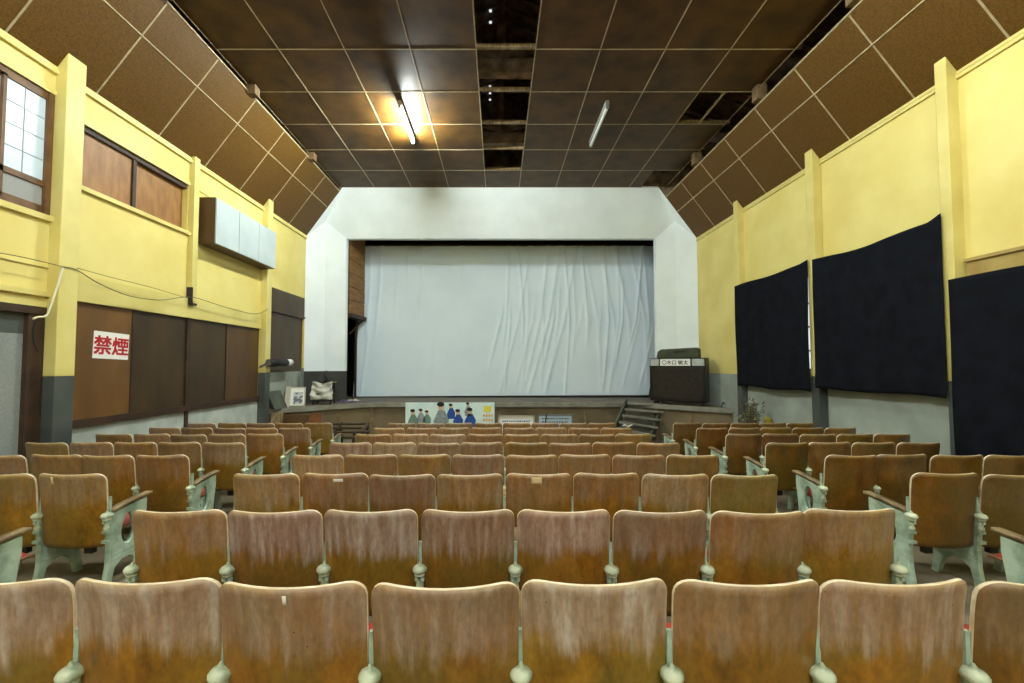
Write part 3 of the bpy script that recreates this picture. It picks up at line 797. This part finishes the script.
# cables
def cable(name, pts, x, r, m, label):
    ps = [on_x(a, b_, x) for a, b_ in pts]; out = []
    for i in range(len(ps)-1):
        p0 = ps[max(i-1,0)]; p1 = ps[i]; p2 = ps[i+1]; p3 = ps[min(i+2, len(ps)-1)]
        for k in range(4):
            s = k/4; out.append(.5*((2*p1)+(p2-p0)*s+(2*p0-5*p1+4*p2-p3)*s*s+(3*p1-p0-3*p2+p3)*s**3))
    out.append(ps[-1]); mb = MB(); mb.tube(out, r, 6)
    return tag(mb.build(name, m), label, 'cable')
cable('wall_cable', [(0,253),(22,257),(48,263),(64,267)], XL+.17, .005, M['rope'], 'thin cable strung above the grey door to the front post')
cable('wall_cable', [(64,267),(77,270),(100,284),(130,296),(160,300),(185,297),(200,299),(225,307),(255,314),(268,309)], XL+.165, .006, M['rope'], 'sagging thin cable strung between the two posts above the brown boards')
cable('wall_cable', [(77,268),(110,277),(150,287),(180,296),(188,298)], XL+.16, .004, M['rope'], 'thinner upper cable from the front post to the narrow post')
cable('wall_cable', [(63,268),(56,290),(50,308),(46,316),(38,317),(33,319)], XL+.17, .012, M['whitecable'], 'white cord with hanging lamp socket beside the front left post')
cable('wall_cable', [(36,320),(33,331),(34,343),(38,352)], XL+.1, .008, M['inkblack'], 'black cord drooping over the grey door panel')
# tube lamp on bracket near the stage
p0 = on_x(268.5, 363, XL+.22); p1 = on_x(286, 362.6, XL+.22); p2 = on_x(290.5, 362.5, XL+.22)
t = empty('wall_spotlight', p0); tag(t, 'black tube lamp with white end sticking out from the left post', 'wall lamp')
mb = MB(); mb.tube([Vector((0,0,0)), p1-p0], .09, 14); mb.build('barrel', M['black'], t)
mb = MB(); mb.tube([p1-p0, p2-p0], .085, 14); mb.build('lens_cap', M['paper'], t)
mb = MB(); mb.tube([Vector((0,0,0)), Vector((0,-.02,0))], .07, 14); mb.bar((-.2,-.0,-.1),(-.0,.0,-.0),.03,.05); mb.build('bracket', M['chrome'], t)

# ------------------------------------------------------------------ curtains
def curtain(y0, y1, zt, zb, xc, sag, label, seed, tipA=0, tipB=0):
    rnd = random.Random(seed); ph = [rnd.uniform(0, 6) for _ in range(6)]
    def fn(u, v):
        y = y0+(y1-y0)*u; s = sag*math.sin(PI*u)
        z = zb+.012*math.sin(u*9+ph[0])+(zt-s+tipA*max(0, 1-u/.08)+tipB*max(0, 1-(1-u)/.08)-zb)*v
        w = math.sin(u*14+ph[1]+v*1.2)*.012+math.sin(u*31+ph[2]-v)*.006+math.sin(v*7+u*5+ph[3])*.007
        w += .02*math.sin(u*5+ph[4]+v*2)*(1-v)
        edgew = .02*math.sin(v*5+ph[5])*(1-abs(2*u-1))
        return (xc+w*(.4+.8*(1-v)), y+edgew*.4, z)
    mb = MB(); mb.sheet(70, 40, fn)
    o = mb.build('blackout_curtain', M['curtain'], solid=.006); tag(o, label, 'curtain', 'black cloths over the right wall windows')
    return o
curtain(7.51, 9.86, 3.47, 1.12, XR-.19, .02, 'black cloth curtain on the right wall nearest the stage', 1, tipA=.03)
curtain(5.23, 7.40, 3.47, 1.19, XR-.19, .05, 'black cloth curtain pinned between two posts, middle of the right wall', 2, tipA=.06)
curtain(2.9, 5.17, 2.67, .1, XR-.19, .02, 'long black cloth curtain hanging low at the right edge of the photo', 3)

# ------------------------------------------------------------------ stage things
# speaker cabinet
pL = on_z(651, 401.5, ZS); pR = on_z(706, 406.5, ZS)
pL = Vector((3.55*1.14, 11.65, ZS)); pR = Vector((4.03*1.33, 10.72, ZS))
pL = on_y(650, 400, 11.72); pL.z = ZS; pR = on_y(706.5, 405, 10.78); pR.z = ZS
ang = math.atan2(pR.y-pL.y, pR.x-pL.x); LEN = (pR-pL).length; HT = 1.27
t = empty('speaker_cabinet', pL, ang); tag(t, 'wide dark speaker cabinet with white name strip on the right of the stage', 'speaker cabinet')
D = .34
mb = MB(); mb.box((0,0,.1),(LEN,D,HT)); mb.build('case', M['cabdark'], t, bevel=.012)
mb = MB(); mb.box((.08,-.012,.2),(LEN-.12,.0,HT-.3)); mb.build('speaker_cloth', M['speakercloth'], t)
mb = MB()
mb.box((.04,-.03,.13),(LEN-.04,0,.19)); mb.box((.04,-.03,.13),(.08,0,HT-.26)); mb.box((LEN-.12,-.03,.13),(LEN-.04,0,HT-.26))
mb.build('front_trim', M['cabdark'], t)
mb = MB(); zb0, zb1 = HT-.21, HT-.03
mb.box((.03,-.02,zb0),(.26,0,zb1)); mb.build('pale_panel', M['dado_white'], t); mb = MB(); mb.box((LEN-.33,-.02,zb0),(LEN-.03,0,zb1)); mb.build('pale_panel', M['dado_white'], t)
mb = MB(); mb.box((.30,-.02,zb0),(LEN-.37,0,zb1)); ns = mb.build('name_strip', M['paper'], t)
text_mesh('〇木口 敏太', .13, 'lettering', M['inkblack'], ns, Matrix(((1,0,0,(LEN-.07)/2),(0,0,-1,-.022),(0,1,0,(zb0+zb1)/2),(0,0,0,1))), .001, 0, .0015)
for x in (.12, LEN-.15):
    mb = MB(); mb.tube([(x,.06,0),(x,.06,.1)], .035, 10); mb.build('foot', M['dark_iron'], t)
    mb = MB(); mb.tube([(x,D-.06,0),(x,D-.06,.1)], .035, 10); mb.build('foot', M['dark_iron'], t)
mb = MB(); mb.box((-.05,.15,.55),(.0,.25,.62)); mb.box((-.06,.17,.45),(-.03,.2,.58)); mb.build('side_latch', M['chrome'], t)
t2 = empty('olive_case', pL+Vector((math.cos(ang)*.18, math.sin(ang)*.18, HT)), ang); tag(t2, 'olive green carrying case lying on top of the speaker cabinet', 'case')
mb = MB(); mb.prism([(0,.03,0),(1.1,.03,0),(1.1,.03,.22),(1.05,.03,.27),(.12,.03,.24),(.03,.03,.17)], (0,.24,0)); mb.build('case_body', M['olive'], t2, bevel=.02)
mb = MB(); mb.tube([(.45,.04,.17),(.47,.0,.17),(.73,.0,.18),(.75,.04,.18)], .012, 8); mb.build('handle', M['dark_iron'], t2)

# wooden steps leaning at the stage front
def world_quad(pxs, y): return [on_y(a, b_, y) for a, b_ in pxs]
t = empty('stage_steps', (3.3, 11.2, fz(11.2))); tag(t, 'grey wooden steps leaning against the stage front below the speaker cabinet', 'steps')
bl_ = on_y(617, 424, 11.2); tl_ = on_y(627, 402, 11.75); tr_ = on_y(664, 403, 11.75); br_ = on_y(654, 430, 11.2)
for a, c in ((bl_, tl_), (br_, tr_)):
    d = (a-c); a2 = a+d*((a.z-fz(11.0))/max(.01, -d.z)) if d.z < 0 else a
    mb = MB(); mb.bar(c, a2, .06, .2); child(mb, 'stringer', M['boardgreen'], t)
for k in range(5):
    f = .05+k*.28
    p = tl_.lerp(bl_, f); q = tr_.lerp(br_, f); mb = MB()
    mb.bar(p+Vector((0,-.08,0)), q+Vector((0,-.08,0)), .26, .05); mb.bar(p+Vector((0,.04,-.08)), q+Vector((0,.04,-.08)), .03, .18); child(mb, 'tread', M['stagelip'], t)
# rag on steps
mb = MB(); pw = on_y(627.5, 426, 10.95)
mb.sheet(8, 4, lambda u, v: (pw.x-.13+.26*u, pw.y-.05+.1*v, pw.z+.02*math.sin(u*9)+.03*math.sin(v*5)))
tag(mb.build('paper_scrap', M['paper'], solid=.004), 'crumpled white paper scrap on the wooden steps', 'paper')

# long painted board
yb = 11.72
c0 = on_y(405.5, 402.5, yb); c1 = on_y(494.5, 402.5, yb); zt = c0.z; hb = .74
t = empty('painted_board', ((c0.x+c1.x)/2, yb, zt)); tag(t, 'long pale blue board painted with figures in blue and grey leaning at the stage front', 'painted board')
wb = c1.x-c0.x; sx = lambda px: on_y(px, 410, yb).x-t.location.x; sz = lambda py: on_y(450, py, yb).z-zt
mb = MB(); mb.box((-wb/2,0,-hb),(wb/2,.025,0)); mb.build('board', M['cyanboard'], t)
def blob(mb, x, z, rx, rz, y=-.003, n=14, th=.0): mb.prism([(x+rx*math.cos(2*PI*k/n), y, z+rz*math.sin(2*PI*k/n)) for k in range(n)], (0,-.002,0))
figs = [(413,412,'greenpaint',1.1,1), (421,411,'greypaint',.9,.8), (427,412.5,'greenpaint',.85,.8), (441,406.5,'greypaint',1.7,1.0), (451,406,'bluepaint',.9,0), (458,412,'bluepaint',1.1,1), (468,404.5,'greypaint',.8,0), (470,411,'bluepaint',1.25,1)]
for px, py, mm, s, _ in figs:
    x = sx(px); z = sz(py); q = .105*s
    f = MB(); f.prism([(x-q*.9,-.002,z-.62*s*.55-.05),(x+q*1.1,-.002,z-.62*s*.55-.05),(x+q*1.25,-.002,z-.2*s),(x+q*.5,-.002,z-.06*s),(x-q*.4,-.002,z-.06*s),(x-q*1.2,-.002,z-.24*s)], (0,-.002,0))
    fo = f.build('painted_figure', M[mm], t)
    f = MB(); blob(f, x, z-.01, .05*s, .06*s, -.004); f.build('face', M['skin'], fo)
    f = MB(); blob(f, x-.01, z+.035*s, .062*s, .04*s, -.007); f.build('hair', M['inkblack'], fo)
f = MB()
f.box((sx(484),-.006,sz(412)),(sx(491),-.001,sz(406))); f.build('yellow_lettering', M['yellowpaint'], t)
f = MB()
for k in range(4):
    for j in range(2): blob(f, sx(484+k*2.6), sz(415.5+j*4.5), .03, .045, -.002, 6)
f.build('orange_lettering', M['orangepaint'], t)
# feet of the board
for px in (413, 430, 471):
    f = MB(); p = sx(px); f.box((p-.02, 0, fz(yb)-zt), (p+.02, .03, -hb)); f.build('foot', M['framewood'], t)

def framed(px0, px1, py, h, y, mats, label, lines):
    a = on_y(px0, py, y); c = on_y(px1, py, y); w = c.x-a.x
    t = empty('framed_sign', ((a.x+c.x)/2, y, a.z)); tag(t, label, 'framed sign')
    mb = MB(); mb.box((-w/2,0,-h),(w/2,.02,0)); mb.build('sheet', M[mats[0]], t)
    mb = MB(); k = .04
    mb.box((-w/2,-.02,-k),(w/2,.02,0)); mb.box((-w/2,-.02,-h),(w/2,.02,-h+k)); mb.box((-w/2,-.02,-h),(-w/2+k,.02,0)); mb.box((w/2-k,-.02,-h),(w/2,.02,0)); mb.build('frame', M[mats[1]], t)
    mb = MB(); r = random.Random(int(px0))
    for z, n, hh in lines:
        x = -w/2+.12
        while x < w/2-.14:
            l = r.uniform(.02,.06); mb.box((x,-.004,z-hh*r.uniform(.5,1)),(x+l,-.001,z+hh*r.uniform(.3,.6))); x += l+r.uniform(.01,.03)
    mb.build('lettering', M['inkblack' if mats[0] == 'pinksheet' else 'bluepaint'], t)
    mb = MB(); mb.box((-w/2+.1,.0,fz(y)-a.z),(-w/2+.14,.03,-h)); mb.box((w/2-.14,.0,fz(y)-a.z),(w/2-.1,.03,-h)); mb.build('foot', M['framewood'], t)
    return t
framed(498, 534.5, 415.5, .55, 11.5, ('paper','framewood'), 'white framed sign with one line of small writing, right of the painted board', [(-.15,1,.025)])
framed(537.5, 573, 414.5, .55, 11.5, ('pinksheet','greyframe'), 'pale blue framed sign in grey frame, nearest the wooden steps', [(-.11,1,.02),(-.2,1,.025),(-.3,1,.02)])
a = on_y(545.5, 414, 11.42); mb = MB(); mb.bar(a+Vector((.03,0,0)), Vector((a.x-.08, 11.35, fz(11.35))), .03, .03)
tag(mb.build('wooden_stick', M['darkwood']), 'thin dark stick leaning in front of the pale blue framed sign', 'stick')

# things on the left wing of the stage
def leaning(name, px0, px1, pyt, y, m, label, cat, back=.12, th=.03):
    a = on_y(px0, pyt, y); c = on_y(px1, pyt, y)
    mb = MB(); mb.prism([(a.x, y-back, ZS), (c.x, y-back, ZS), (c.x, y, a.z), (a.x, y, a.z)], (0, th, 0))
    return tag(mb.build(name, m), label, cat)
mb = MB(); zt_ = on_x(275, 391, -5.5).z; mb.prism([(-5.38, 10.1, ZS), (-5.38, 10.68, ZS), (-5.57, 10.68, zt_), (-5.57, 10.1, zt_)], (.03, 0, 0))
tag(mb.build('leaning_board', M['boardgreen']), 'grey-green board leaning against the left wall below the shutter', 'board')
a = on_y(285, 387, 10.8)
t = empty('cream_picture', (a.x, 10.85, ZS)); tag(t, 'narrow cream picture frame edge leaning behind the framed photograph', 'picture frame')
mb = MB(); mb.prism([(.0,-.1,0),(.13,-.1,0),(.07,.1,a.z-ZS),(-.04,.1,a.z-ZS)], (0,.03,0)); mb.build('frame', M['framewood'], t)
a = on_y(288.5, 387, 11.0); c = on_y(304, 387, 11.0); hh = a.z-ZS; w = c.x-a.x
t = empty('framed_photograph', (a.x+.02, 10.95, ZS)); tag(t, 'framed photograph with pale border leaning on the left side of the stage', 'picture')
t.rotation_euler = (math.radians(-12), 0, math.radians(20))
mb = MB(); mb.box((0,0,0),(w,.025,hh)); mb.build('mount', M['paper'], t)
mb = MB(); mb.box((w*.3,-.006,hh*.1),(w*.85,0,hh*.72)); mb.build('photo', M['photo'], t)
mb = MB(); mb.box((0,-.012,0),(.03,0,hh)); mb.box((w-.03,-.012,0),(w,0,hh)); mb.box((0,-.012,hh-.03),(w,0,hh)); mb.box((0,-.012,0),(w,0,.03)); mb.build('frame', M['framewood'], t)
a = on_y(302, 368, 11.6); mb = MB(); mb.box((a.x-.035, 11.6, ZS),(a.x+.035,11.64,a.z))
tag(mb.build('upright_plank', M['greyframe']), 'narrow grey plank standing at the foot of the white stage wall', 'plank')
a = on_y(312.5, 381, 11.5); c = on_y(333, 404, 11.5); w = c.x-a.x; zt2 = a.z
t = empty('draped_chair', ((a.x+c.x)/2, 11.6, ZS)); tag(t, 'small dark stand draped with a crumpled white cloth on the stage left side', 'draped stand')
ht = zt2-ZS
for sx_ in (-1, 1):
    for sy_ in (-1, 1):
        mb = MB(); mb.tube([(sx_*w*.42, sy_*.14, 0), (sx_*w*.4, sy_*.13, ht*.45)], .02, 8); mb.build('leg', M['dark_iron'], t)
mb = MB(); mb.box((-w*.44,-.16,ht*.42),(w*.44,.16,ht*.47)); mb.box((-w*.44,.12,ht*.47),(w*.44,.16,ht*.98)); mb.build('seat_frame', M['dark_iron'], t)
def drape(u, v):
    x = (-.52+1.04*u)*w; k = 1-.08*math.sin(PI*u)-.10*math.exp(-((u-.5)/.13)**2)*v
    z = ht*(.22+.76*v*k)
    return (x*(1-.06*v), -.2-.03*math.sin(u*9+v*6)+.02*math.sin(v*16+3*math.sin(u*3))+.05*v, z)
mb = MB(); mb.sheet(24, 24, drape); mb.sheet(24, 6, lambda u, v: ((-.5+1.0*u)*w*.94, -.15+.33*v, ht*(.98-.1*math.sin(PI*u))-.03*v)); mb.build('cloth', M['cloth'], t, solid=.01)
mb = MB(); mb.tube([(.0,.1,ht*.9),(.02,.08,ht*1.12),(-.02,.08,ht*1.25),(.01,.1,ht*1.45)], [.06,.045,.03,.015], 8); mb.build('dark_bundle', M['black'], t)
a = on_z(345, 402.5, ZS); mb = MB()
mb.sheet(14, 8, lambda u, v: (a.x-.32+.64*u, a.y-.1+.26*v, ZS+.008+.09*max(0, math.sin(PI*u)*math.sin(PI*v))*(.6+.4*math.sin(u*13+v*5))))
tag(mb.build('purple_rag', M['purple'], solid=.006), 'crumpled dusky purple rag on the stage edge beside the draped stand', 'rag')
a = on_z(353, 401, ZS); mb = MB()
mb.sheet(10, 6, lambda u, v: (a.x-.16+.34*u, a.y-.06+.14*v, ZS+.008+.07*max(0, math.sin(PI*u)*math.sin(PI*v))*(.6+.4*math.sin(u*11))))
tag(mb.build('white_rag', M['cloth'], solid=.006), 'small white rag on the stage edge just left of the screen', 'rag')

# boards at the foot of the left wing
for i, (px0, px1, pyt, m, lab) in enumerate(((272,283,413,'armwood','pale board leaning under the left wing of the stage, beside the rear post'),
                          (284,309,415,'panel_mid','brown board leaning under the left wing of the stage, below the framed photograph'),
                          (310,322,413.5,'pan','narrow reddish board leaning under the left wing, below the draped stand'))):
    y = 9.98+.36*i; a = on_y(px0, pyt, y); c = on_y(px1, pyt, y)
    mb = MB(); mb.prism([(a.x, y-.2, fz(y)), (c.x, y-.2, fz(y)), (c.x, y, c.z), (a.x, y, a.z)], (0,.03,0)); tag(mb.build('leaning_board', M[m]), lab, 'board')
# pile of dark planks in the left aisle
for i, (px0, px1, py, rz) in enumerate(((334,365,424,.04), (334,362,428,-.05), (336,370,432,.1), (335,356,437,-.3))):
    y = 10.2-.35*i; a = on_y(px0, py, y); c = on_y(px1, py, y); cx_ = (a.x+c.x)/2; L_ = (c.x-a.x)
    zz = fz(y)+.03
    t = MB(); t.box((-L_/2,-.07,-.02),(L_/2,.07,.02)); o = t.build('loose_plank', M['panel_dark']); o.location = (cx_, y, a.z); o.rotation_euler = (0,0,rz)
    tag(o, ['topmost dark plank laid over the sawhorse in the left aisle', 'second dark plank on the sawhorse in the left aisle', 'long dark plank tilted across the sawhorse, left aisle', 'short dark plank lowest on the sawhorse, left aisle'][i], 'plank', 'dark planks piled in the left aisle')
t = empty('sawhorse', (-3.5, 9.7, fz(9.7))); tag(t, 'dark wooden trestle carrying loose planks in the left aisle by the stage', 'trestle')
for x in (-.3, .35):
    for s in (-1, 1):
        mb = MB(); mb.bar((x, s*.55, 0), (x, s*.45, .5), .06, .06); mb.build('leg', M['darkwood'], t)
    mb = MB(); mb.bar((x, -.55, .12), (x, .55, .55), .05, .05); mb.build('rail', M['darkwood'], t)

# dried plant and clutter near the right wall by the stage
pp = on_y(751, 424, 8.9); x0 = pp.x; zf = fz(8.9)
t = empty('dried_plant', (x0, 8.9, zf)); tag(t, 'dried bushy plant standing on the floor against the right wall by the stage', 'plant')
mb = MB(); mb.lathe([(.09,0),(.13,.22),(.14,.25),(.12,.25),(.11,.22)], n=14); mb.build('pot', M['pot'], t)
rnd = random.Random(4); mb = MB(); lf = MB()
top = on_y(752, 397, 8.9).z-zf
for k in range(46):
    a_ = rnd.uniform(0, 2*PI); r_ = rnd.uniform(.02, .26); h_ = rnd.uniform(.6, 1)*top
    p = [Vector((0,0,.2)), Vector((r_*.4*math.cos(a_), r_*.4*math.sin(a_), h_*.6)), Vector((r_*math.cos(a_), r_*math.sin(a_), h_))]
    mb.tube(p, [.008,.006,.002], 5)
    for j in range(10):
        c = p[1].lerp(p[2], rnd.uniform(-.3, 1.05)); d = Vector((rnd.uniform(-1,1), rnd.uniform(-1,1), rnd.uniform(-.6,1))).normalized()*.085; e_ = d.cross(Vector((rnd.random(), rnd.random(), 1))).normalized()*.018
        vs = [lf.b.verts.new(q) for q in (c, c+d*.5+e_, c+d, c+d*.5-e_)]; lf.b.faces.new(vs)
mb.build('stems', M['twig'], t); lf.build('leaves', M['leaf'], t, recalc=False)
a = on_y(763, 417, 8.3); c = on_y(775, 417, 8.3)
def heap(u, v):
    k = math.sin(PI*u)**.5*math.sin(PI*v)**.5
    return (a.x+(c.x-a.x)*u, 8.15+.35*v, fz(8.6)+(a.z-fz(8.6))*min(1, k*1.25)*(.9+.1*math.sin(u*17)))
mb = MB(); mb.sheet(18, 10, heap); tag(mb.build('mustard_bundle', M['mustard'], solid=.01), 'mustard yellow cloth bundle on the floor by the right wall', 'bundle')
# metal clutter on the right wing
a = on_y(731, 411, 10.75); t = empty('metal_stand', (a.x-.05, 10.75, ZS)); tag(t, 'small bent dark metal stand on the right wing of the stage by the wall', 'stand')
mb = MB(); mb.tube([(-.2,0,.0),(-.15,0,.12),(.0,.02,.05),(.1,0,.14)], .02, 6); mb.build('bent_rod', M['dark_iron'], t)
mb = MB(); mb.tube([(-.1,-.1,0),(.05,.0,.1),(.12,.1,0)], .02, 6); mb.build('rail', M['greyframe'], t)

# ------------------------------------------------------------------ world and view
w = bpy.data.worlds.new('world'); S.world = w; w.use_nodes = True
w.node_tree.nodes['Background'].inputs[0].default_value = (.6, .7, .8, 1); w.node_tree.nodes['Background'].inputs[1].default_value = .3
vs = S.view_settings; S.display_settings.display_device = 'sRGB'
vs.view_transform = 'Standard'; vs.look = 'None'; vs.exposure = 3.68; vs.gamma = 1; vs.use_curve_mapping = False
S.cycles.use_denoising = True; S.cycles.max_bounces = 8; S.cycles.diffuse_bounces = 5; S.cycles.sample_clamp_indirect = 8
